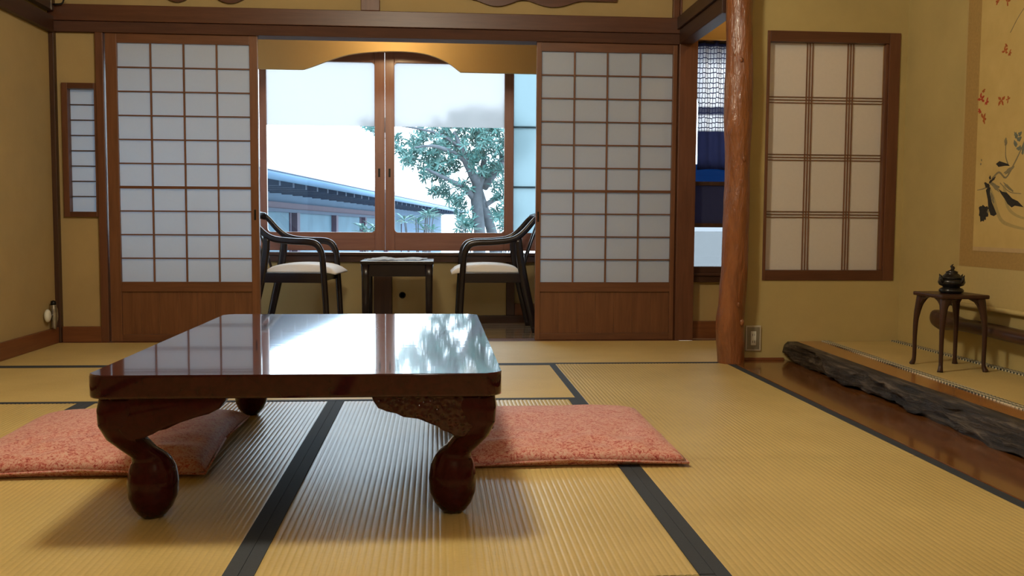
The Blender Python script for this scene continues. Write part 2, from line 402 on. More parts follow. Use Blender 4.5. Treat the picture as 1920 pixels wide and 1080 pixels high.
# veranda ends and window wall
setting(bx('wall_veranda_left', PLASTER, None, -2.43, -2.35, 5.70, YV+.1, -.06, 2.15))
setting(bx('wall_veranda_right', PLASTER, None, 1.45, 1.50, PY+.06, YV+.1, -.06, 2.15))
bm = bmesh.new(); box(bm, -2.4, 1.5, YV+.03, YV+.10, -.06, .47); box(bm, -2.4, 1.5, YV, YV+.10, 1.90, 2.15)
setting(obj('wall_veranda', bm, PLASTER))

# trims --------------------------------------------------------------
def trim(n, m, *a, bev=.003, label=None): return setting(bx('trim_%d' % n, m, None, *a, bev), label)
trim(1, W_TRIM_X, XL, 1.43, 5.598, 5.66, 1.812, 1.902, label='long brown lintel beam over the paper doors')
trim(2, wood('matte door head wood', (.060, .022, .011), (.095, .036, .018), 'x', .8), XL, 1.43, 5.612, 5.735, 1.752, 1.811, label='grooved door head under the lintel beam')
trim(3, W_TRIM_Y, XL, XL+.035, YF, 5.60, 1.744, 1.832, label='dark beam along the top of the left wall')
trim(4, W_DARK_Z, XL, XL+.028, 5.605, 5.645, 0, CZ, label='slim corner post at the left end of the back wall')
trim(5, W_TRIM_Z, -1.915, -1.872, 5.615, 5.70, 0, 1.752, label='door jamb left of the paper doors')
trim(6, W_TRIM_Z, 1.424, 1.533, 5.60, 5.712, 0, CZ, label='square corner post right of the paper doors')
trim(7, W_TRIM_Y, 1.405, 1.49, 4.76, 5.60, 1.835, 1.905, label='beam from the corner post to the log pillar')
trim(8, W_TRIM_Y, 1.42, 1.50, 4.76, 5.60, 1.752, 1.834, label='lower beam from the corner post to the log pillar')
trim(9, W_TRIM_Z, -.432, -.325, 5.60, 5.66, 1.903, CZ, label='short post over the lintel beam')
trim(10, W_TRIM_Z, 1.385, 1.422, 5.61, 5.66, 1.903, CZ, label='slim post over the right end of the lintel')
setting(bx('baseboard_left', W_BASE_Y, None, XL, XL+.02, YF, 5.60, 0, .090, .003))
setting(bx('baseboard_back', W_BASE, None, XL+.03, -1.916, 5.62, 5.645, 0, .090, .003))
setting(bx('baseboard_passage', W_BASE, None, 1.534, 2.5, 5.69, 5.713, 0, .107, .003))
setting(bx('baseboard_alcove', W_BASE, None, 1.56, 1.78, 4.748, 4.76, .003, .016, .002))
# two cloud shaped transom boards whose lower edges show at the top of the view
def transom(n, x0, x1, dips, label):
    poly = [(x1, 2.22), (x0, 2.22)]
    K = 40
    for i in range(K+1):
        x = x0+(x1-x0)*i/K; z = 1.99
        for dx, dz, wd in dips: z = min(z, 2.02-(2.02-dz)*math.exp(-((x-dx)/wd)**2))
        poly.append((x, z))
    bm = bmesh.new(); prism(bm, poly, 'y', 5.618, 5.644, .003); setting(obj('trim_%d' % n, bm, W_TRIM_X), label)
transom(11, -1.75, -.95, ((-1.46, 1.929, .11), (-1.167, 1.929, .13)), 'cloud edged transom board over the left paper door')
transom(12, .15, 1.05, ((.345, 1.949, .15), (.672, 1.951, .17)), 'cloud edged transom board over the right paper door')

# log pillar ----------------------------------------------------------
def pillar():
    bm = bmesh.new(); prof = [(-.01, 1.487, .067), (.05, 1.485, .069), (.108, 1.483, .072), (.17, 1.478, .072), (.23, 1.477, .071), (.29, 1.482, .068), (.351, 1.485, .069), (.485, 1.491, .067), (.592, 1.493, .067), (.752, 1.497, .065),
        (.90, 1.496, .062), (1.044, 1.495, .063), (1.201, 1.492, .069), (1.385, 1.492, .068), (1.541, 1.492, .065), (1.75, 1.490, .064), (2.0, 1.490, .066), (2.5, 1.490, .066)]
    pts = catmull([(p[1], 4.695, p[0]) for p in prof], 5); rr = []
    for i in range(len(pts)):
        t = i/5; k = min(int(t), len(prof)-2); f = t-k; rr.append(prof[k][2]*(1-f)+prof[k+1][2]*f)
    n = 28; rings = []
    for p, r in zip(pts, rr):
        ring = []
        for k in range(n):
            a = 2*math.pi*k/n
            q = r + .006*noise.noise(Vector((math.cos(a)*1.3, math.sin(a)*1.3, p.z*3.2))) + .0022*noise.noise(Vector((math.cos(a)*4, math.sin(a)*4, p.z*14)))
            ring.append(bm.verts.new((p.x+q*math.cos(a), p.y+q*math.sin(a), p.z)))
        rings.append(ring)
    for a, b in zip(rings, rings[1:]):
        for k in range(n): bm.faces.new((a[k], a[(k+1) % n], b[(k+1) % n], b[k]))
    bm.faces.new(rings[0][::-1]); bm.faces.new(rings[-1])
    o = obj('trim_13', bm, LOG, None, smooth=True); setting(o, 'polished natural log pillar at the alcove corner')
    for z, a, r in ((.21, -1.15, .012), (.30, -1.5, .009), (1.02, -1.3, .010), (1.5, -1.7, .008)):
        b2 = bmesh.new(); bmesh.ops.create_icosphere(b2, subdivisions=2, radius=r)
        for v in b2.verts: v.co = Vector((1.49+.064*math.cos(a)+v.co.x, 4.695+.072*math.sin(a)+v.co.y*.5, z+v.co.z*1.5))
        obj('knot', b2, LOG, o, smooth=True)
pillar()

# ------------------------------------------------------------------ shoji doors
def shoji(name, label, X0, X1, px0, px1, yf, pull_side):
    r = sroot(name, ((X0+X1)/2, yf, 0), label); T = .03; zt, zb, top = 1.700, .347, 1.755
    bx('stile', W_SHOJI_Z, r, X0, px0, yf, yf+T, 0.002, top, .002); bx('stile', W_SHOJI_Z, r, px1, X1, yf, yf+T, 0.002, top, .002)
    bx('rail', W_SHOJI_X, r, px0, px1, yf, yf+T, zt, top, .002)
    bx('rail', W_SHOJI_X, r, px0, px1, yf, yf+T, .290, zb, .002)
    bx('rail', W_SHOJI_X, r, px0, px1, yf, yf+T, .002, .042, .002)
    n = 7
    for i in range(n):                                        # lower board of upright planks
        a = px0+(px1-px0)*i/n; b = px0+(px1-px0)*(i+1)/n
        bx('plank', W_PANEL, r, a+.0004, b-.0004, yf+.011, yf+.021, .042, .290)
    bx('bead', W_SHOJI_X, r, px0, px1, yf+.004, yf+.012, .318, .322)
    cw = (px1-px0)/4; ch = (zt-zb)/10
    for i in range(1, 4):
        x = px0+cw*i; bx('muntin', W_SHOJI_Z, r, x-.0042, x+.0042, yf+.004, yf+.018, zb, zt)
    for k in range(1, 10):
        z = zt-ch*k; h = .0075 if k == 6 else .0036
        bx('muntin', W_SHOJI_X, r, px0, px1, yf+(.002 if k == 6 else .005), yf+.018, z-h, z+h)
    bm = bmesh.new(); box(bm, -cw/2+.0006, cw/2-.0006, .0185, .0195, -ch/2+.0006, ch/2-.0006)
    first = None
    for i in range(4):
        for k in range(10):
            loc = (px0+cw*(i+.5)-(X0+X1)/2, 0, zb+ch*(k+.5))
            if first is None: first = obj('paper_pane', bm, PAPER, r, local=True); first.location = loc
            else: inst(first, loc, r)
    xs = (px1+X1)/2 if pull_side > 0 else (X0+px0)/2
    bx('finger_pull', IRON, r, xs-.006, xs+.006, yf-.001, yf+.004, .705, .765, .001)
shoji('door_1', 'left sliding paper door with wooden lattice beside the slit window', -1.866, -1.022, -1.803, -1.067, 5.633, 1)
shoji('door_2', 'right sliding paper door with wooden lattice beside the corner post', .584, 1.420, .613, 1.394, 5.633, -1)

# window_1: slit window of the back wall
r = sroot('window_1', (-2.01, 5.64, sz0), 'narrow paper slit window left of the paper doors')
fx0, fx1, fz0, fz1 = -2.076, -1.930, .747, 1.439
bx('frame_side', W_TRIM_Z, r, sx0, fx0, 5.625, 5.69, sz0, sz1, .002); bx('frame_side', W_TRIM_Z, r, fx1, sx1, 5.625, 5.69, sz0, sz1, .002)
bx('frame_rail', W_TRIM_X, r, fx0, fx1, 5.625, 5.69, sz0, fz0, .002); bx('frame_rail', W_TRIM_X, r, fx0, fx1, 5.625, 5.69, fz1, sz1, .002)
ph = (fz1-fz0)/8
first = None
for k in range(8):
    if k: bx('muntin', W_DARK_Z, r, fx0, fx1, 5.66, 5.672, fz0+ph*k-.003, fz0+ph*k+.003)
    bm = bmesh.new(); box(bm, fx0, fx1, 5.673, 5.674, fz0+.0006, fz0+ph-.0006)
    if first is None: first = obj('paper_pane', bm, PAPER, r)
    else: bm.free(); inst(first, (0, 0, ph*k), r)

# window_3: lattice paper window of the alcove side wall
r = sroot('window_3', ((wx0+wx1)/2, AY, wz0), 'large paper window with triple bar lattice beside the log pillar')
ix0, ix1, iz0, iz1 = 1.672, 2.292, .465, 1.617
bx('frame_side', W_TRIM_Z, r, wx0, ix0, AY-.006, AY+.06, wz0, wz1, .002); bx('frame_side', W_TRIM_Z, r, ix1, wx1, AY-.006, AY+.06, wz0, wz1, .002)
bx('frame_rail', W_TRIM_X, r, ix0, ix1, AY-.006, AY+.06, wz0, iz0, .002); bx('frame_rail', W_TRIM_X, r, ix0, ix1, AY-.006, AY+.06, iz1, wz1, .002)
bx('inner_stile', W_TRIM_Z, r, ix1-.014, ix1, AY+.004, AY+.03, iz0, iz1, .002)
cx = [1.891, 2.104]; cz = [.750, 1.041, 1.331]
for x in cx:
    for d in (-.0145, 0, .0145): bx('muntin', W_SHOJI_Z, r, x+d-.0022, x+d+.0022, AY+.028, AY+.034, iz0, iz1)
for z in cz:
    for d in (-.0145, 0, .0145): bx('muntin', W_SHOJI_X, r, ix0, ix1-.014, AY+.0285, AY+.034, z+d-.0022, z+d+.0022)
ex = [ix0]+cx+[ix1-.014]; ez = [iz0]+cz+[iz1]
for i in range(3):
    for k in range(4): bx('paper_pane', PAPER_ALC, r, ex[i]+.0006, ex[i+1]-.0006, AY+.035, AY+.036, ez[k]+.0006, ez[k+1]-.0006)

# window_2: wide sash window of the veranda
r = sroot('window_2', (-.35, YV, .48), 'wide wooden sash window looking onto the garden')
def sash(x0, x1, gx0, gx1, y, pull=None, frost=0):
    t = .035
    bx('sash_stile', W_SASH, r, x0, gx0, y, y+t, .495, 1.90, .004); bx('sash_stile', W_SASH, r, gx1, x1, y, y+t, .495, 1.90, .004)
    bx('sash_rail', W_SASH_X, r, gx0, gx1, y, y+t, .495, .625, .004); bx('sash_rail', W_SASH_X, r, gx0, gx1, y, y+t, 1.815, 1.90, .004)
    if frost < 2:
        zf = 1.372 if frost else 1.815
        bx('pane', GLASS, r, gx0, gx1, y+.016, y+.019, .625, zf)
        if frost: bx('frosted_pane', FROST, r, gx0, gx1, y+.016, y+.019, zf, 1.815)
    else:
        bx('frosted_pane', FROST_C, r, gx0, gx1, y+.016, y+.019, .625, 1.815)
        for z in (.955, 1.385): bx('muntin', W_SASH_X, r, gx0, gx1, y+.022, y+.034, z-.008, z+.008)
    for cxn, czn, ax, az in ((gx0, .625, 1, 1), (gx1, .625, -1, 1), (gx0, 1.815, 1, -1), (gx1, 1.815, -1, -1)):   # rounded pane corners
        bm = bmesh.new(); R_ = .024
        poly = [(cxn, czn)] + [(cxn+ax*(R_-R_*math.cos(a)), czn+az*(R_-R_*math.sin(a))) for a in [math.pi/2*k/5 for k in range(6)]]
        prism(bm, poly, 'y', y+.004, y+.03); obj('corner_fillet', bm, W_SASH, r)
    if pull: bx('finger_pull', IRON, r, pull-.007, pull+.007, y-.002, y+.003, 1.015, 1.075, .001)
sash(-2.12, -1.25, -2.05, -1.27, YV+.045, None, 0)
sash(-1.235, -.365, -1.186, -.436, YV, -.405, 1)
sash(-.363, .548, -.297, .482, YV, -.332, 1)
sash(.535, 1.40, .553, 1.34, YV+.045, None, 2)
bx('sill', W_SILL, r, -2.35, 1.45, YV-.055, YV+.09, .462, .482, .003)
bx('sill_apron', W_SILL, r, -2.35, 1.45, YV-.03, YV+.03, .415, .462, .003)
bx('head', W_DARK_Z, r, -2.35, 1.45, YV-.01, YV+.09, 1.90, 1.97, .003)

# arched board hanging across the veranda in front of the window
def arch():
    AYb = 6.66; ps = [(-2.34, 2.12), (-2.34, 1.728), (-.95, 1.727)]
    ctrl = [(-.905, 1.727), (-.845, 1.747), (-.72, 1.795), (-.60, 1.832), (-.45, 1.853), (-.25, 1.862), (-.08, 1.848), (.06, 1.800), (.165, 1.728)]
    arc = [(v.x, v.y) for v in catmull([(a, b, 0) for a, b in ctrl], 5)]
    ps += arc + [(1.44, 1.724), (1.44, 2.12)]
    bm = bmesh.new(); prism(bm, ps, 'y', AYb, AYb+.03, .003)
    setting(obj('wall_veranda_arch', bm, W_ARCH), 'ochre board with an arched lower edge hanging before the window')
arch()

# built-in cupboard below the sill
r = thing('window_cupboard', 'low built-in cupboard with sliding papered panels below the garden window', 'cupboard', (-.35, YV-.01, VZ))
FUS = plaster('fusuma panel paper', (.42, .33, .16), .05)
bx('post', W_DARK_Z, r, -.444, -.317, YV-.025, YV+.03, VZ, .414, .003)
bx('bottom_rail', W_SILL, r, -2.34, 1.44, YV-.02, YV+.03, VZ, .03, .003)
for x0, x1, pull in ((-1.35, -.446, -1.27), (-.315, .500, -.243)):
    p = bx('sliding_panel', FUS, r, x0, x1, YV, YV+.025, .031, .414, .002)
    bm = bmesh.new(); lathe(bm, [(.024, -.003), (.024, .001), (.019, .002), (.016, -.001)], 0, 0, 18)
    bmesh.ops.rotate(bm, verts=bm.verts[:], cent=(0, 0, 0), matrix=Matrix.Rotation(math.pi/2, 3, 'X')); bmesh.ops.translate(bm, verts=bm.verts[:], vec=(pull, YV-.001, .178))
    obj('finger_pull', bm, IRON, p, smooth=True)
bx('post', W_DARK_Z, r, .502, .56, YV-.01, YV+.03, .031, .414, .003); bx('post', W_DARK_Z, r, -1.41, -1.352, YV-.01, YV+.03, .031, .414, .003)
bx('skirting', W_BASE, r, .562, 1.44, YV+.002, YV+.03, .031, .115, .003)

# window_4: passage window
r = sroot('window_4', (1.8, PY, .36), 'passage window behind the log pillar')
bx('frame_side', W_DARK_Z, r, 1.50, 1.556, PY-.02, PY+.05, .36, 1.80, .003); bx('frame_side', W_DARK_Z, r, 2.05, 2.10, PY-.02, PY+.05, .36, 1.80, .003)
bx('frame_rail', W_SILL, r, 1.556, 2.05, PY-.01, PY+.05, .40, .440, .003); bx('frame_rail', W_SILL, r, 1.556, 2.05, PY-.01, PY+.05, 1.76, 1.80, .003)
bx('sill', W_SILL, r, 1.50, 2.10, PY-.045, PY+.0, .385, .402, .003); bx('sill_apron', W_SILL, r, 1.50, 2.10, PY-.03, PY, .345, .385, .003)
for z in (.690, .943): bx('muntin', W_DARK_Z, r, 1.556, 2.05, PY, PY+.03, z-.012, z+.012, .002)
bx('pane', glass_mat('sky dimming glass', (.34, .35, .36)), r, 1.556, 2.05, PY+.012, PY+.016, .44, .678)  # tint added to dim the sky behind to a pale cyan
bx('grey_panel', paper_mat('slate blue blind', (.065, .070, .12), .5), r, 1.556, 2.05, PY+.01, PY+.02, .702, .931)
bx('pane', GLASS_SKY, r, 1.556, 2.05, PY+.012, PY+.016, .955, 1.06)
bx('pane', GLASS, r, 1.556, 2.05, PY+.012, PY+.016, 1.06, 1.76)

# curtain on a rod in the passage
r = thing('lace_curtain', 'indigo and white lace curtain hanging in the passage window', 'curtain', (1.80, 5.675, 1.022))
bm = bmesh.new(); nx, nz = 60, 14; V = []
for j in range(nz+1):
    row = []
    for i in range(nx+1):
        u = i/nx; x = -.237+.50*u; z = .765*j/nz
        y = .010*math.sin(u*46+.6*math.sin(j*.4))*(.55+.45*j/nz) + .004*math.sin(u*17)
        if j == 0: z += .006*math.sin(u*9)
        row.append(bm.verts.new((x-.028*(1-u)*min(1, max(0, j/nz-.5)*5)-.003*(1-u), y, z)))
    V.append(row)
for j in range(nz):
    for i in range(nx): bm.faces.new((V[j][i], V[j][i+1], V[j+1][i+1], V[j+1][i]))
obj('cloth', bm, CURT, r, local=True, smooth=True)
bm = bmesh.new(); tube(bm, [(-.29, 0, .755), (.29, 0, .755)], [.006, .006], 8); obj('rod', bm, IRON, r, local=True, smooth=True)

# ------------------------------------------------------------------ alcove platform
r = sroot('alcove_platform', (1.9, 3, 0), 'raised alcove floor with a rugged log edge')
AZ = .097
def logedge():
    bm = bmesh.new(); n = 22; rings = []; K = 190
    for i in range(K+1):
        y = 4.745-(4.745+.6)*i/K; t = i/K
        ring = []
        for k in range(n):
            a = 2*math.pi*k/n
            ex = .036*math.copysign(abs(math.cos(a))**.45, math.cos(a)); ez = .046*math.copysign(abs(math.sin(a))**.5, math.sin(a))
            top = math.sin(a) > .75; front = max(0, -math.cos(a)); low = max(0, -math.sin(a))
            d = noise.noise(Vector((k*.35, y*2.6, 5)))*.036+noise.noise(Vector((k*.8, y*7, 2)))*.026+noise.noise(Vector((k*1.6, y*19, 8)))*.011
            wob = .014*noise.noise(Vector((3.3, y*2.0, 1)))
            x = 1.800+(-.012 if y < 3.7 else +.020-.032*(4.745-y)/1.045)+ex + (0 if top else d*min(1, front*1.6)) + wob*front*.5 + .016*low*front
            z = .056+ez + (0 if top else d*.7) + low*max(0, .030*noise.noise(Vector((9, y*1.7, 3))))
            ring.append(bm.verts.new((x, y, max(.002, min(z, .100)))))
        rings.append(ring)
    for a, b in zip(rings, rings[1:]):
        for k in range(n): bm.faces.new((a[k], a[(k+1) % n], b[(k+1) % n], b[k]))
    bm.faces.new(rings[0]); bm.faces.new(rings[-1][::-1])
    obj('log_edge', bm, BARK, r, smooth=True)
logedge()
def strip(name, m, xa, xb, xc, xd, z0, z1):          # long board: x at the far end (xa..xb) and at the near end (xc..xd)
    bm = bmesh.new(); prism(bm, [(xa, 4.757), (xb, 4.757), (xd, -.6), (xc, -.6)], 'z', z0, z1); return obj(name, bm, m, r)
strip('front_board', W_FRONT, 1.835, 1.977, 1.752, 1.769, .02, AZ+.002)
strip('edge_binding', BRAID, 1.978, 2.016, 1.770, 1.808, .02, AZ+.006)
strip('straw_mat', TAT_X, 2.017, 2.349, 1.809, 2.349, .02, AZ)
strip('edge_binding', BRAID, 2.350, 2.386, 2.350, 2.386, .02, AZ+.006)

# natural wood shelf under the scroll
bm = bmesh.new(); pts = []; ws = []; hs = []
for i, y in enumerate((4.285, 4.275, 4.25, 4.20, 4.10, 3.9, 3.6, 3.3, 2.9)):
    pts.append((2.333-.004*math.sin(i), y, .290-.0085*min(i, 4)+.003*math.sin(i*1.7))); q = (.25, .6, .85, 1, .97, .93, .9, .95, .9)[i]
    ws.append(.105*q); hs.append(.088*q if i < 4 else .056+.003*math.sin(i))
sweep(bm, pts, ws, hs, (1, 0, 0), 14, 2.8, 3)
o = obj('wall_shelf', bm, wood('dark natural shelf wood', (.040, .017, .010), (.075, .033, .019), 'y', .35), None, smooth=True)
tag(o, 'dark natural wood shelf with a rounded end along the alcove wall', 'shelf')

# hanging scroll ------------------------------------------------------
def painting():
    m, nt, b = mat('painted silk of the scroll')
    t = N(nt, 'ShaderNodeTexCoord'); sx = N(nt, 'ShaderNodeSeparateXYZ'); L(nt, t.outputs['Object'], sx.inputs[0])
    f = noise_tex(nt, coords(nt, (1, 1, 1)), 9, 4); g = noise_tex(nt, coords(nt, (1, 400, 400)), 1, 2)
    base = ramp(nt, f, [(.3, (.50, .37, .13)), (.7, (.57, .43, .165))])
    L(nt, base, b.inputs['Base Color']); b.inputs['Roughness'].default_value = .8; bump(nt, b, g, .1, .0004); return m
SILK = painting()
BROWN_BROC = plain('brown scroll brocade', (.40, .26, .085), .8, 0, .16, 90)
PALE_BROC = plain('pale scroll border silk', (.46, .36, .155), .8, 0, .06, 60)
CHI = plain('plain scroll ground silk', (.50, .40, .17), .8, 0, .05, 60)
INK = plain('black ink', (.028, .026, .024), .9, 0, .5, 120); INKG = plain('grey ink wash', (.24, .21, .12), .9, 0, .3, 80)
INKP = plain('pale ink wash', (.40, .32, .13), .9, 0, .1, 80); INKB = plain('blue green wash', (.17, .19, .145), .9, 0, .3, 80)
ORNG = plain('orange maple pigment', (.46, .115, .022), .9, 0, .4, 150); REDP = plain('red maple pigment', (.48, .06, .025), .9, 0, .3, 150)
sc = thing('hanging_scroll', 'hanging scroll painted with orange maple leaves and ink rocks on the alcove wall', 'scroll', (2.38, 3.88, .34))
XS = 2.379
bx('backing', PALE_BROC, sc, XS, XS+.005, 3.55, 4.200, .345, 2.15)
bx('mounting', BROWN_BROC, sc, XS-.001, XS, 3.56, 4.185, .517, 2.05)
bx('lower_ground', CHI, sc, XS-.0012, XS, 3.55, 4.200, .352, .515)
silk = bx('painting', SILK, sc, XS-.0022, XS-.001, 3.63, 4.078, .588, 1.95)
bm = bmesh.new(); tube(bm, [(XS-.008, 3.53, .342), (XS-.008, 4.195, .342)], [.011, .011], 12); rl = obj('roller', bm, CHI, sc, smooth=True)
bm = bmesh.new(); tube(bm, [(XS-.008, 4.193, .342), (XS-.008, 4.222, .342)], [.014, .0135], 12); obj('roller_knob', bm, BLACK_LACQ, rl, smooth=True)
bx('lower_band', plain('pink beige band', (.50, .37, .19), .8), sc, XS-.0024, XS-.001, 3.63, 4.078, .588, .606)
def stroke(m, polys, nm, dx):
    for i, poly in enumerate(polys):
        bm = bmesh.new(); prism(bm, poly, 'x', XS-.0023-dx-i*.00002, XS-.0021); obj(nm, bm, m, silk)
def blob(y, z, ry, rz, seed, k=16, jag=.35, rot=0):
    rnd = random.Random(seed); out = []
    for i in range(k):
        a = 2*math.pi*i/k; q = 1-jag*rnd.random()
        u, v = ry*q*math.cos(a), rz*q*math.sin(a)
        out.append((y+u*math.cos(rot)-v*math.sin(rot), z+u*math.sin(rot)+v*math.cos(rot)))
    return out
def leafpoly(y, z, r_, rot):                              # ragged maple spray of narrow pointed lobes
    out = []; rnd = random.Random(int(y*977+z*3511)); n_ = 5
    for i in range(2*n_):
        a = rot+2*math.pi*i/(2*n_)+rnd.uniform(-.22, .22); q = r_*(rnd.uniform(.65, 1.05) if i % 2 == 0 else rnd.uniform(.22, .5))
        out.append((y+q*math.cos(a), z+q*math.sin(a)*1.1))
    return out
def line(pts, w0, w1):
    P = catmull([(0, a, b) for a, b in pts], 4); Lf = []; Rt = []
    for i, p in enumerate(P):
        t = (P[min(i+1, len(P)-1)]-P[max(i-1, 0)]).normalized(); n_ = Vector((0, -t.z, t.y)); wd = (w0+(w1-w0)*i/(len(P)-1))/2
        Lf.append(((p+n_*wd).y, (p+n_*wd).z)); Rt.append(((p-n_*wd).y, (p-n_*wd).z))
    return Lf+Rt[::-1]

mp = [(3.893, 1.43, .022), (3.86, 1.42, .015), (3.882, 1.455, .012), (3.955, 1.648, .02), (3.89, 1.635, .022), (3.905, 1.228, .026), (3.856, 1.224, .015)]
def spray(m, lst, nm, dx):
    P = []
    for i, (y, z, q) in enumerate(lst):
        for k in range(4):
            a = i*1.9+k*1.1+.5*math.sin(k*7+i); P.append(blob(y+q*.55*math.cos(a), z+q*.55*math.sin(a), q*.62, q*.30, int(1000*(y+z))+k, 12, .5, a))
    stroke(m, P, nm, dx)
spray(ORNG, mp+[(4.036, 1.165, .026), (4.04, 1.29, .013)], 'maple_leaf', .0004)
spray(REDP, [(4.056, 1.252, .026), (4.016, 1.238, .018), (4.06, 1.205, .016)], 'maple_leaf', .0009)
stroke(INK, [blob(4.006, .752, .046, .044, 3, 22, .45, .9), [(3.992, .852), (3.975, .868), (3.958, .862), (3.962, .838), (3.945, .80), (3.925, .775), (3.905, .748), (3.925, .740), (3.950, .745), (3.968, .772), (3.975, .81)],
    [(3.90, .855), (3.87, .842), (3.84, .838), (3.80, .812), (3.76, .800), (3.72, .775), (3.78, .782), (3.80, .775), (3.83, .79), (3.85, .81), (3.88, .835)], blob(3.985, .872, .026, .014, 31, 14, .6, .5), blob(3.945, .895, .03, .010, 32, 14, .6, -.4), blob(3.965, .905, .012, .012, 33, 12, .6),
    [(3.925, .962), (3.90, .972), (3.84, .957), (3.825, .948), (3.86, .950), (3.905, .948)]], 'ink_rock', .0006)
stroke(INKG, [blob(3.925, .868, .06, .016, 5, 18, .6, .5), blob(3.945, .82, .045, .012, 6, 14, .5, 1.0), blob(3.83, .86, .05, .007, 7, 14, .5, .5), blob(3.985, .752, .02, .03, 9, 14, .5, .9), blob(4.04, .968, .006, .006, 1), blob(4.036, .985, .005, .006, 2), blob(3.86, 1.05, .012, .018, 4), blob(3.83, .93, .05, .012, 11, 14, .5, -.3)], 'ink_wash', .0003)
stroke(INKP, [line([(3.975, .86), (3.94, .82), (3.88, .73), (3.80, .70), (3.65, .68)], .03, .008), line([(3.86, .87), (3.83, .78), (3.76, .74), (3.65, .72)], .022, .006)], 'pale_stroke', .0002)
stroke(INKG, [line([(4.06, .855), (4.02, .858), (3.985, .865)], .003, .006), line([(3.95, .90), (3.90, .925), (3.85, .90), (3.80, .95), (3.76, 1.0), (3.72, 1.06)], .009, .006),
    line([(3.86, 1.05), (3.857, .99), (3.835, .95)], .004, .007), line([(3.89, .88), (3.82, .84), (3.74, .83)], .004, .003), line([(3.86, 1.50), (3.80, 1.56), (3.70, 1.63)], .003, .003)], 'ink_branch', .0005)
stroke(INKB, [blob(3.765+.03*math.sin(i*2.1), 1.04+.035*math.cos(i*1.7), .024, .012, 20+i, 12, .6, i) for i in range(8)], 'pine_tuft', .0005)

# ------------------------------------------------------------------ low table
TX0, TX1, TY0, TY1, TZ, TT = -.780, .151, 2.172, 3.598, .355, .054
t = thing('low_table', 'low red-brown lacquered table with scrolled feet on the tatami', 'table', ((TX0+TX1)/2, (TY0+TY1)/2, 0))
def rrect(x0, x1, y0, y1, R_, k=6):
    out = []
    for cx_, cy_, a0 in ((x1-R_, y1-R_, 0), (x0+R_, y1-R_, 90), (x0+R_, y0+R_, 180), (x1-R_, y0+R_, 270)):
        for i in range(k+1):
            a = math.radians(a0+90*i/k); out.append((cx_+R_*math.cos(a), cy_+R_*math.sin(a)))
    return out
bm = bmesh.new(); prism(bm, rrect(TX0, TX1, TY0, TY1, .035), 'z', TZ-TT, TZ, .006)
tt = obj('tabletop', bm, TABLE, t, smooth=True)
for p in tt.data.polygons: p.use_smooth = p.area < .01
LEGP = [(.302, .074, .060, 3.2), (.27, .062, .052, 3.2), (.235, .057, .045, 3.0), (.20, .067, .041, 2.8), (.17, .088, .038, 2.6), (.150, .106, .040, 2.4), (.138, .111, .044, 2.3), (.118, .112, .053, 2.2),
        (.085, .112, .058, 2.2), (.05, .112, .055, 2.2), (.025, .111, .045, 2.1), (.008, .110, .032, 2), (.0, .110, .022, 2)]
def leg(sx_, sy_, ox, oy):
    bm = bmesh.new(); n = 28; rings = []
    P = []
    for i in range(len(LEGP)-1):
        for k in range(3):
            f = k/3; P.append(tuple(LEGP[i][q]*(1-f)+LEGP[i+1][q]*f for q in range(4)))
    P.append(LEGP[-1])
    for z, c0, w_, e in P:
        ring = []
        for k in range(n):
            a = 2*math.pi*(k+.5)/n
            u = c0+w_*math.copysign(abs(math.cos(a))**(2/e), math.cos(a)); v = c0+w_*math.copysign(abs(math.sin(a))**(2/e), math.sin(a))
            ring.append(bm.verts.new((ox+sx_*u, oy+sy_*v, z)))
        rings.append(ring)
    for a, b in zip(rings, rings[1:]):
        for k in range(n): bm.faces.new((a[k], a[(k+1) % n], b[(k+1) % n], b[k]))
    bm.faces.new(rings[0]); bm.faces.new(rings[-1][::-1])
    L_ = obj('leg', bm, TABLE_LEG, t, smooth=True)
    prof = [(.045, .301), (.305, .301), (.302, .292), (.290, .275), (.265, .262), (.235, .255), (.205, .245), (.17, .228), (.14, .224), (.12, .216), (.105, .200), (.085, .205), (.06, .235), (.05, .27)]
    if sx_ < 0: prof = [(.045, .301), (.300, .301), (.297, .290), (.285, .272), (.262, .263), (.225, .258), (.195, .248), (.16, .232), (.135, .226), (.12, .214), (.105, .200), (.085, .205), (.06, .235), (.05, .27)]
    bm = bmesh.new(); prism(bm, [(ox+sx_*u, z) for u, z in prof], 'y', oy+sy_*.0135, oy+sy_*.065, .006)
    obj('apron_bracket', bm, TABLE_HAM if sx_ < 0 else TABLE_LEG, L_, smooth=True); sharp(bpy.data.objects[L_.children[0].name], 50)
    bm = bmesh.new(); prism(bm, [(oy+sy_*u*1.05, z) for u, z in prof], 'x', ox+sx_*.0135, ox+sx_*.065, .006)
    q = obj('apron_bracket', bm, TABLE_LEG, L_, smooth=True); sharp(q, 50)
for ox, sx_ in ((TX0, 1), (TX1, -1)):
    for oy, sy_ in ((TY0, 1), (TY1, -1)): leg(sx_, sy_, ox, oy)

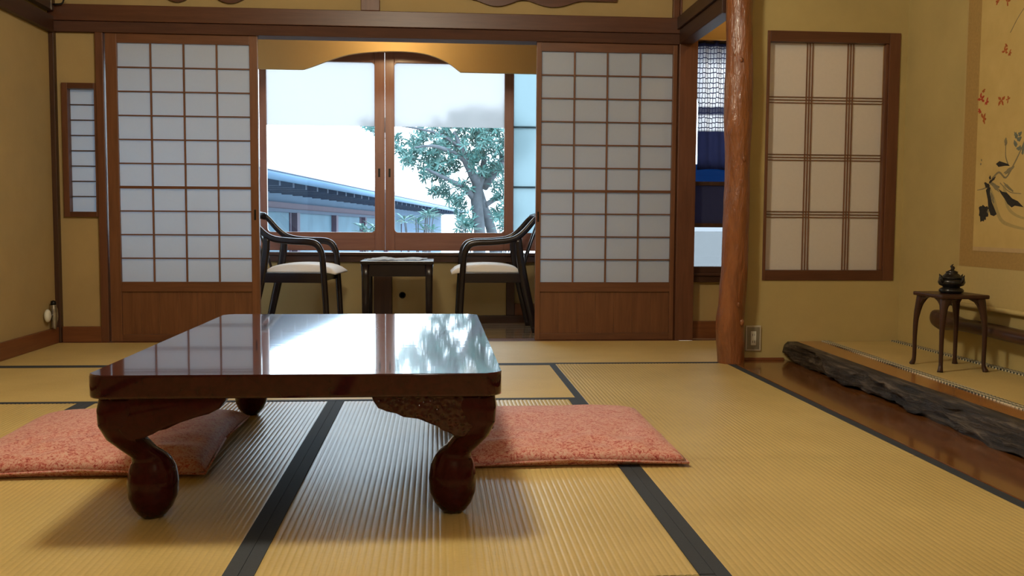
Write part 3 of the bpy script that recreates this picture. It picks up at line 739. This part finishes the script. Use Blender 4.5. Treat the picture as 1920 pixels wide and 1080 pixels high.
# ------------------------------------------------------------------ floor cushions
def cushion(x0, x1, y0, y1, skew, H, label, seed):
    o = thing('floor_cushion', label, 'cushion', ((x0+x1)/2, (y0+y1)/2, .002), 0, 'floor cushions at the low table')
    bm = bmesh.new(); n = 36; top = []; bot = []
    for j in range(n+1):
        a, b = [], []
        for i in range(n+1):
            u, v = i/n*2-1, j/n*2-1
            e = (1-abs(u)**5)*(1-abs(v)**5)
            pin = 1-.035*(1-u*u)*abs(v)**6; pin2 = 1-.035*(1-v*v)*abs(u)**6
            x = u*(x1-x0)/2*pin2 + skew*v; y = v*(y1-y0)/2*pin
            nz_ = .007*noise.noise(Vector((u*1.6+seed, v*1.6, 0)))*e + (.006+.009*max(0, -v))*noise.noise(Vector((u*4.5+seed, v*5, 4)))*e*(.3+max(0, -v)+.4*abs(u))
            edge = .020-.010*(abs(u*v))**6
            zt_ = edge+(H-edge)*e**.42*(1-.10*(u*u+v*v)) + nz_
            zb_ = edge-(edge-.0)*min(1, e*7)**.5
            a.append(bm.verts.new((x, y, zt_)))
            b.append(a[-1] if i in (0, n) or j in (0, n) else bm.verts.new((x, y, zb_)))
        top.append(a); bot.append(b)
    for j in range(n):
        for i in range(n):
            bm.faces.new((top[j][i], top[j][i+1], top[j+1][i+1], top[j+1][i]))
            q = [bot[j][i], bot[j+1][i], bot[j+1][i+1], bot[j][i+1]]
            try: bm.faces.new(q)
            except ValueError: pass
    obj('cover', bm, BROC, o, local=True, smooth=True)
    bm = bmesh.new(); P = []
    for u, v in [(-1, -1), (0, -1), (1, -1), (1, 0), (1, 1), (0, 1), (-1, 1), (-1, 0), (-1, -1)]:
        pin = 1-.035*(1-u*u)*abs(v)**6; pin2 = 1-.035*(1-v*v)*abs(u)**6
        P.append((u*(x1-x0)/2*pin2+skew*v, v*(y1-y0)/2*pin, .020-.010*abs(u*v)))
    for a, b in zip(P, P[1:]): tube(bm, [a, b], [.0035, .0035], 6)
    obj('seam_piping', bm, BROC, o, local=True, smooth=True)
    return o
cushion(-1.335, -.645, 2.62, 3.40, -.015, .066, 'pink-red brocade floor cushion left of the low table', 1.0)
cushion(.065, .728, 2.665, 3.42, .003, .058, 'pink-red brocade floor cushion right of the low table, over the mat seam', 7.0)

# ------------------------------------------------------------------ veranda furniture
def armchair(loc, rot, label):
    o = thing('armchair', label, 'chair', loc, rot, 'wooden armchairs on the veranda')
    hw = .215
    for sd in (-1, 1):
        y = sd*hw
        bm = bmesh.new()
        sweep(bm, [(.415, y, 0), (.402, y, .25), (.388, y, .46), (.380, y, .52), (.352, y, .570), (.30, y, .588), (.20, y, .592), (.09, y, .604), (.03, y*.99, .628), (-.02, y*.96, .672), (-.068, y*.93, .728), (-.095, y*.90, .755)],
              [.034]*9+[.032, .030, .030], [.038, .040, .040, .042, .044, .044, .042, .040, .040, .038, .036, .034], (0, 1, 0), 10, 3.0, 4)
        arm = obj('arm', bm, BLACK_LACQ, o, local=True, smooth=True)
        bm = bmesh.new(); sweep(bm, [(-.085, y, 0), (-.045, y, .18), (-.005, y, .36), (.022, y, .52), (.030, y, .615)], [.034]*5, [.046, .052, .056, .052, .044], (0, 1, 0), 10, 3.0, 4)
        obj('rear_leg', bm, BLACK_LACQ, o, local=True, smooth=True)
        bm = bmesh.new(); box(bm, -.005, .40, y-.012, y+.012, .328, .392, .004); obj('seat_rail', bm, BLACK_LACQ, o, local=True)
    bm = bmesh.new(); sweep(bm, [(-.095, -hw*.92, .752), (-.125, -hw*.6, .762), (-.140, 0, .766), (-.125, hw*.6, .762), (-.095, hw*.92, .752)], [.03]*5, [.05]*5, (1, 0, 0), 10, 2.6, 5)
    obj('crest_rail', bm, BLACK_LACQ, o, local=True, smooth=True)
    for y in (-.06, .06):
        bm = bmesh.new(); sweep(bm, [(-.132, y, .755), (-.098, y, .66), (-.060, y, .55), (-.03, y, .45), (-.005, y, .36)], [.04]*5, [.012]*5, (0, 1, 0), 8, 3, 3)
        obj('back_slat', bm, BLACK_LACQ, o, local=True, smooth=True)
    for x in (.375, .0):
        bm = bmesh.new(); box(bm, x-.012, x+.012, -hw, hw, .335, .388, .004); obj('seat_rail', bm, BLACK_LACQ, o, local=True)
    bm = bmesh.new(); n = 16; top = []; bot = []
    for j in range(n+1):
        a, b = [], []
        for i in range(n+1):
            u, v = i/n, j/n*2-1
            e = max(0, (1-abs(2*u-1)**4)*(1-v**6)); x = .012+.452*u; y = v*(hw-.022)
            z0_ = .393-.012*(max(0, u-.82)/.18)**1.5
            a.append(bm.verts.new((x, y, z0_+.010+(.030+.018*math.sin(u*math.pi*.9+.2))*e**.45)))
            b.append(bm.verts.new((x, y, z0_)) )
        top.append(a); bot.append(b)
    for j in range(n):
        for i in range(n):
            bm.faces.new((top[j][i], top[j][i+1], top[j+1][i+1], top[j+1][i])); bm.faces.new((bot[j][i], bot[j+1][i], bot[j+1][i+1], bot[j][i+1]))
    ring = lambda G: [G[0][i] for i in range(n)]+[G[j][n] for j in range(n)]+[G[n][n-i] for i in range(n)]+[G[n-j][0] for j in range(n)]
    A_, B2 = ring(top), ring(bot)
    for k in range(len(A_)): bm.faces.new((A_[k], B2[k], B2[(k+1) % len(A_)], A_[(k+1) % len(A_)]))
    obj('seat_cushion', bm, CREAM, o, local=True, smooth=True)
    return o
armchair((-1.085, 6.405, VZ), math.radians(-6), 'dark wooden armchair with cream seat left of the small veranda table')
armchair((.560, 6.42, VZ), math.radians(180.5), 'dark wooden armchair with cream seat right of the small veranda table')

t = thing('side_table', 'small square dark table between the two veranda armchairs', 'table', (-.25, 6.31, VZ))
def local_box(name, m, par, *a, bev=.003):
    return bx(name, m, par, *a, bev, True)
H = .472
local_box('tabletop', BLACK_LACQ, t, -.232, .232, -.21, .21, H-.022, H, bev=.005)
for y in (-.185, .185): local_box('apron', BLACK_LACQ, t, -.19, .19, y-.011, y+.011, H-.100, H-.0225)
for x in (-.20, .20): local_box('apron', BLACK_LACQ, t, x-.011, x+.011, -.16, .16, H-.100, H-.0225)
for x in (-.202, .202):
    for y in (-.182, .182):
        bm = bmesh.new(); sweep(bm, [(x, y, 0), (x, y, H-.10), (x, y, H-.023)], [.040, .046, .056], [.040, .046, .056], (0, 1, 0), 12, 4)
        obj('leg', bm, BLACK_LACQ, t, local=True, smooth=True)
bm = bmesh.new(); V = []
for j in range(9):
    V.append([bm.verts.new((-.40+.345*i/22+.02*j/8*0 - .052*(1-j/8), 6.17+.28*j/8, VZ+H+.004+.010*abs(noise.noise(Vector((i*.33, j*.3, 2))))+.008*(.5+.5*math.sin(i*.5))*(j/8))) for i in range(23)])
for j in range(8):
    for i in range(22): bm.faces.new((V[j][i], V[j][i+1], V[j+1][i+1], V[j+1][i]))
bmesh.ops.solidify(bm, geom=bm.faces[:], thickness=.0025)
tag(obj('folded_cloth', bm, WHITE_PAPER, None, smooth=True), 'crumpled white cloth lying on the small veranda table', 'cloth')

# ------------------------------------------------------------------ alcove stand and incense burner
st = thing('flower_stand', 'slim dark wooden stand with curved legs in the alcove', 'stand', (2.158, 3.857, AZ))
HS = .318
local_box('stand_top', W_STAND, st, -.102, .102, -.122, .122, HS-.017, HS, bev=.006)
for sx_ in (-1, 1):
    for sy_ in (-1, 1):
        bm = bmesh.new()
        sweep(bm, [(sx_*.098, sy_*.118, 0), (sx_*.092, sy_*.110, .03), (sx_*.092, sy_*.110, .12), (sx_*.090, sy_*.108, .20), (sx_*.082, sy_*.100, .265), (sx_*.072, sy_*.092, .302)],
              [.022, .015, .016, .020, .030, .045], [.022, .015, .016, .020, .030, .045], (0, 1, 0), 10, 3, 4)
        obj('leg', bm, W_STAND, st, local=True, smooth=True)
for sy_ in (-1, 1):
    for sx_ in (-1, 1):
        bm = bmesh.new(); prism(bm, [(sx_*.088, .300), (sx_*.022, .300), (sx_*.050, .288), (sx_*.072, .262), (sx_*.084, .215)], 'y', sy_*.100-.006, sy_*.100+.006, .001)
        obj('bracket', bm, W_STAND, st, local=True)
        bm = bmesh.new(); prism(bm, [(sy_*.106, .300), (sy_*.03, .300), (sy_*.062, .288), (sy_*.088, .262), (sy_*.102, .215)], 'x', sx_*.082-.006, sx_*.082+.006, .001)
        obj('bracket', bm, W_STAND, st, local=True)
ib = thing('incense_burner', 'black cast metal incense burner with pointed lid on the alcove stand', 'incense burner', (2.158, 3.852, AZ+HS))
bm = bmesh.new(); lathe(bm, [(.038, 0), (.046, .004), (.050, .012), (.044, .020), (.034, .024), (.034, .028)], 0, 0, 24); obj('base', bm, BRONZE, ib, local=True, smooth=True)
bm = bmesh.new(); lathe(bm, [(.032, .027), (.048, .034), (.054, .046), (.050, .056), (.040, .062), (.034, .064)], 0, 0, 24); obj('bowl', bm, BRONZE, ib, local=True, smooth=True)
bm = bmesh.new(); lathe(bm, [(.046, .063), (.044, .067), (.030, .078), (.022, .086), (.026, .089), (.012, .096), (.005, .100), (.004, .110), (.001, .120)], 0, 0, 24)
lid = obj('lid', bm, BRONZE, ib, local=True, smooth=True)
bm = bmesh.new(); tube(bm, [(0, 0, .097), (.006, 0, .106), (-.003, 0, .113), (.006, 0, .122)], [.006, .007, .005, .001], 8, 3); obj('knob', bm, BRONZE, lid, local=True, smooth=True)
for a in (0, 90, 180, 270):
    ca, sa = math.cos(math.radians(a+20)), math.sin(math.radians(a+20))
    bm = bmesh.new(); tube(bm, [(.042*ca, .042*sa, .046), (.056*ca, .056*sa, .056), (.058*ca, .058*sa, .068), (.064*ca, .064*sa, .078)], [.009, .008, .005, .0015], 8, 3); obj('handle', bm, BRONZE, ib, local=True, smooth=True)

# ------------------------------------------------------------------ small wall things
o = thing('wall_outlet', 'small wall socket plate low on the wall beside the log pillar', 'outlet', (1.617, AY, .117))
local_box('plate', IVORY, o, -.040, .040, -.010, 0, -.065, .065, bev=.003)
local_box('inner_plate', GREYPL, o, -.033, .031, -.0125, -.008, -.057, .057, bev=.001)
so = local_box('socket', WHITEPL, o, -.015, .013, -.016, -.010, -.036, .036, bev=.002)
for z in (-.018, .018):
    for x in (-.006, .004): bx('slot', IRON, so, x-.001, x+.001, -.0165, -.0155, z-.006, z+.006, 0, True)
o = thing('gas_tap', 'small metal tap with an off-white cap at the foot of the corner post', 'tap', (XL+.004, 5.50, .095))
bm = bmesh.new(); tube(bm, [(.028, 0, -.004), (.028, 0, .03), (.028, .0, .10), (.026, 0, .145)], [.012, .016, .018, .012], 12, 3); obj('body', bm, CHROME, o, local=True, smooth=True)
bm = bmesh.new(); tube(bm, [(.028, .02, .02), (.030, .035, .06), (.028, .03, .11)], [.007, .010, .009], 10, 3); obj('pipe', bm, CHROME, o, local=True, smooth=True)
bm = bmesh.new(); lathe(bm, [(.013, .128), (.016, .135), (.014, .152), (.004, .156)], .027, 0, 14); obj('cap', bm, IRON, o, local=True, smooth=True)
bm = bmesh.new(); bmesh.ops.create_uvsphere(bm, u_segments=16, v_segments=10, radius=1)
for v in bm.verts: v.co = Vector((.016+.017*v.co.x, -.055+.030*v.co.y, .075+.036*v.co.z))
obj('plastic_cap', bm, WHITEPL, o, local=True, smooth=True)
bm = bmesh.new(); tube(bm, [(.018, -.04, .075), (.026, 0, .07)], [.008, .009], 8); obj('branch', bm, CHROME, o, local=True, smooth=True)
o = thing('coat_rail', 'dark hanging rail with pale straps above the left wall beam', 'rail', (XL+.004, 5.0, 1.835))
local_box('board', W_TRIM_Y, o, .002, .040, -1.8, .585, .022, .105, bev=.003)
for y in (.30, .545): local_box('strap', CHROME, o, .040, .043, y-.005, y+.005, .020, .115, bev=.001)
bm = bmesh.new(); tube(bm, [(.04, .57, .055), (.085, .575, .060), (.10, .575, .085), (.125, .575, .088)], [.005, .005, .004, .003], 8, 3); obj('hook', bm, IRON, o, local=True, smooth=True)

# ------------------------------------------------------------------ garden
ANX = (-1.487, 8.5, .741, 26.0, 1.10, .97, -.19)   # eave from (x, y) to (x, y), its height at both ends, window head below the eave
bm = bmesh.new(); box(bm, -60, 60, 7.4, 160, -.75, -.60); setting(obj('ground', bm, GROUND))

# long annex wing running away on the left
P0, P1 = Vector((ANX[0], ANX[1], 0)), Vector((ANX[2], ANX[3], 0))
dv = P1-P0; an = thing('annex_building', 'long low inn wing with pale roof and row of windows across the garden', 'building', (P0.x, P0.y, 0), math.atan2(dv.y, dv.x))
an.rotation_euler[1] = math.atan2(ANX[4]-ANX[5], dv.length)
LN = dv.length; E0 = ANX[4]                                  # local x runs along the eave, y towards the back (left), z up
local_box('wall', ANX_WALL, an, -1.1, LN, .62, .80, -.7, E0-.03, bev=0)
bm = bmesh.new(); prism(bm, [(-.02, E0+.055), (-.02, E0+.005), (.62, E0+.05), (3.2, E0+.80), (3.2, E0+.86)], 'x', -1.1, LN); rf = obj('roof', bm, ROOF, an, local=True)
local_box('fascia', ANX_DARK, an, -1.1, LN, -.05, -.022, E0-.03, E0+.05, bev=0)
bm = bmesh.new(); tube(bm, [(-1.1, -.10, E0-.01), (LN, -.10, E0-.01)], [.035, .035], 8); obj('gutter', bm, plain('blue grey gutter', (.06, .13, .22), .7), an, local=True, smooth=True)
local_box('soffit', ANX_DARK, an, -1.1, LN, -.02, .62, E0-.012, E0+.004, bev=0)
nr = int((LN+1)/.455)
for i in range(nr):
    x = -1.0+.455*i; local_box('rafter', ANX_DARK, an, x-.03, x+.03, -.02, .62, E0-.075, E0-.013, bev=0)
ZH, ZS = E0+ANX[6], -.35
local_box('header', ANX_POST, an, -1.1, LN*.55, .56, .62, ZH-.05, ZH+.02, bev=0)
local_box('header_trim', ANX_DARK, an, -1.1, LN*.55, .54, .62, ZH-.09, ZH-.052, bev=0)
local_box('sill', ANX_POST, an, -1.1, LN*.55, .56, .62, ZS-.06, ZS, bev=0)
px_ = -1.0; k = 0
while px_ < LN*.55:
    local_box('post', ANX_POST, an, px_-.06, px_+.06, .53, .62, ZS, ZH-.09, bev=0)
    wl = 2.0
    local_box('window_pane', ANX_GLASS, an, px_+.06, px_+wl-.06, .60, .619, ZS, ZH-.09, bev=0)
    if k % 2: local_box('window_stile', ANX_POST, an, px_+wl-.16, px_+wl-.12, .585, .605, ZS, ZH-.09, bev=0)
    px_ += wl; k += 1

# garden tree: forked trunk, boughs, leaves in whorls
TYD = 10.0
def G_(u, v, y=TYD):                                          # plan of the crown, metres: across, up
    return Vector((y*(.0452+(u-900)/F_PX), y, .7-(v-417)*y/F_PX))
TREE_X = .452
tree = thing('garden_tree', 'forked evergreen garden tree with grey trunk outside the veranda window', 'tree', (TREE_X, TYD, -.6))
def bough(name, pts, rs, dy, sub=5):
    P = [G_(u, v)+Vector((0, d, 0)) for (u, v), d in zip(pts, dy)]
    bm = bmesh.new(); tube(bm, P, rs, 10, sub); return obj(name, bm, TRUNK, tree, smooth=True)
bough('trunk', [(897, 545), (899, 470), (899, 430), (895, 395), (893, 370), (895, 350), (901, 330)], [.08, .066, .060, .060, .062, .058, .05], [0]*7)
bough('trunk', [(935, 545), (930, 470), (922, 430), (910, 395), (900, 365), (894, 345)], [.08, .062, .054, .050, .048, .044], [.14, .13, .12, .10, .05, 0])
bough('branch', [(897, 352), (884, 325), (872, 305), (862, 280), (850, 255)], [.052, .048, .040, .028, .015], [0, -.1, -.2, -.25, -.3])
bough('branch', [(905, 350), (922, 328), (938, 308), (955, 280), (975, 262)], [.062, .055, .048, .036, .02], [.05, .1, .1, .2, .2])
bough('branch', [(888, 372), (868, 352), (848, 344), (825, 334), (800, 322)], [.036, .028, .022, .018, .01], [0, -.15, -.3, -.35, -.4])
bough('branch', [(910, 385), (932, 372), (955, 366), (975, 350)], [.03, .026, .02, .012], [.05, .2, .3, .3])
bough('branch', [(872, 305), (845, 290), (812, 282), (780, 285)], [.028, .022, .016, .008], [-.2, -.3, -.4, -.4])
bough('branch', [(901, 330), (908, 300), (905, 270), (915, 240)], [.04, .03, .022, .012], [0, .1, .2, .2])
bough('branch', [(862, 280), (820, 258), (760, 246), (700, 242)], [.020, .014, .010, .006], [-.25, -.3, -.3, -.3])
bm = bmesh.new()                                              # one leaf, long and folded along its midrib
vs = [bm.verts.new(p) for p in ((0, 0, 0), (.3, .10, .05), (.7, .11, .02), (1, 0, -.10), (.7, -.11, .02), (.3, -.10, .05), (.35, 0, .0), (.7, 0, -.03))]
for f in ((0, 6, 1), (0, 5, 6), (1, 6, 7, 2), (6, 5, 4, 7), (2, 7, 3), (7, 4, 3)): bm.faces.new([vs[i] for i in f])
leaf_me = bpy.data.meshes.new('leaf'); bm.to_mesh(leaf_me); bm.free(); leaf_me.materials.append(LEAFM)
CL = [(768, 285, 24), (790, 268, 24), (815, 258, 24), (838, 248, 26), (862, 243, 24), (885, 240, 26), (908, 246, 24), (930, 250, 26), (955, 252, 26), (975, 265, 24), (770, 305, 16), (790, 300, 24), (812, 312, 22),
      (835, 295, 24), (822, 282, 22), (852, 312, 14), (868, 268, 22), (880, 292, 20), (893, 305, 22), (915, 285, 24), (938, 282, 22), (962, 290, 24), (930, 312, 18), (912, 325, 12), (950, 330, 18), (822, 328, 16), (800, 330, 12),
      (835, 352, 16), (850, 368, 18), (820, 358, 12), (862, 385, 12), (870, 350, 12), (935, 350, 14), (942, 375, 18), (935, 398, 16), (945, 415, 14), (958, 395, 18), (872, 410, 16), (868, 425, 12), (705, 246, 13), (692, 243, 10), (722, 240, 10), (745, 265, 12), (845, 275, 18), (900, 268, 18), (860, 225, 22), (900, 220, 24), (935, 225, 24)]
rnd = random.Random(11); leaves = []
for u, v, q in CL:
    nwh = max(3, int(q*1.1))
    for _ in range(nwh):
        a = rnd.random()*6.283; rr = q*math.sqrt(rnd.random())
        c0 = G_(u+rr*math.cos(a), v+rr*math.sin(a)*.85)+Vector((0, rnd.uniform(-.35, .35), 0))
        ax = Vector((rnd.uniform(-.7, .7), rnd.uniform(-1, .2), rnd.uniform(-.3, .9))).normalized()
        for k in range(rnd.randint(6, 9)):
            t_ = ax.orthogonal().normalized(); ang = k*2.4+rnd.random()
            d = (Matrix.Rotation(ang, 3, ax) @ t_)*1.0 + ax*rnd.uniform(.1, .7)
            d.normalize(); up = (ax-d*ax.dot(d)).normalized(); sd = up.cross(d); ln = rnd.uniform(.052, .09)
            leaves.append((Matrix(((d.x, sd.x, up.x), (d.y, sd.y, up.y), (d.z, sd.z, up.z))), c0, ln))
leaves.sort(key=lambda L_: L_[1].y-L_[2])
base = Vector((TREE_X, TYD, -.6))
for R3, c0, ln in leaves[:300]:
    o = bpy.data.objects.new('leaf', leaf_me); COL.objects.link(o); o.parent = tree
    o.matrix_local = Matrix.Translation(c0-base) @ R3.to_4x4() @ Matrix.Scale(ln, 4)
def leafmass(lst, base, parent, name):
    vv, ff = [], []; src = [v.co.copy() for v in leaf_me.vertices]; fs = [tuple(p.vertices) for p in leaf_me.polygons]
    for R3, c0, ln in lst:
        n0 = len(vv); vv += [R3 @ (p*ln) + c0 - base for p in src]; ff += [tuple(i+n0 for i in f) for f in fs]
    me = bpy.data.meshes.new(name); me.from_pydata(vv, [], ff); me.materials.append(LEAFM)
    o = bpy.data.objects.new(name, me); COL.objects.link(o); o.parent = parent; o['kind'] = 'stuff'; return o
leafmass(leaves[300:], base, tree, 'foliage')

def shrub(u, v, q, y, label, nst):
    b = G_(u, v, y); b.z = -.6
    o = thing('garden_shrub', label, 'shrub', b); lv = []
    r2 = random.Random(u)
    for i in range(nst):
        tip = G_(u+r2.uniform(-q, q), v+r2.uniform(-q*.7, q*.5), y)+Vector((0, r2.uniform(-.25, .25), 0))
        bm = bmesh.new(); tube(bm, [b+Vector((r2.uniform(-.05, .05), 0, 0)), b.lerp(tip, .6)+Vector((0, 0, .08)), tip], [.012, .009, .004], 6, 3); obj('stem', bm, TRUNK, o, smooth=True)
        for k in range(9):
            a = k*2.4; d = Vector((math.cos(a), math.sin(a)*.8, r2.uniform(-.1, .7))).normalized(); up = Vector((0, 0, 1)); up = (up-d*up.dot(d)).normalized(); sd = up.cross(d)
            lv.append((Matrix(((d.x, sd.x, up.x), (d.y, sd.y, up.y), (d.z, sd.z, up.z))), tip, r2.uniform(.08, .14)))
    for R3, c0, ln in lv:
        l_ = bpy.data.objects.new('leaf', leaf_me); COL.objects.link(l_); l_.parent = o; l_.matrix_local = Matrix.Translation(c0-b) @ R3.to_4x4() @ Matrix.Scale(ln, 4)
    return o
shrub(786, 420, 28, 9.0, 'leafy garden shrub before the end of the inn wing', 11)
shrub(690, 432, 16, 9.0, 'low garden shrub before the annex windows, beside the window meeting stile', 5)
shrub(872, 425, 14, 9.2, 'thin garden shrub at the left of the tree trunk', 5)
shrub(945, 424, 13, 8.9, 'dark garden shrub at the right of the tree trunk', 6)
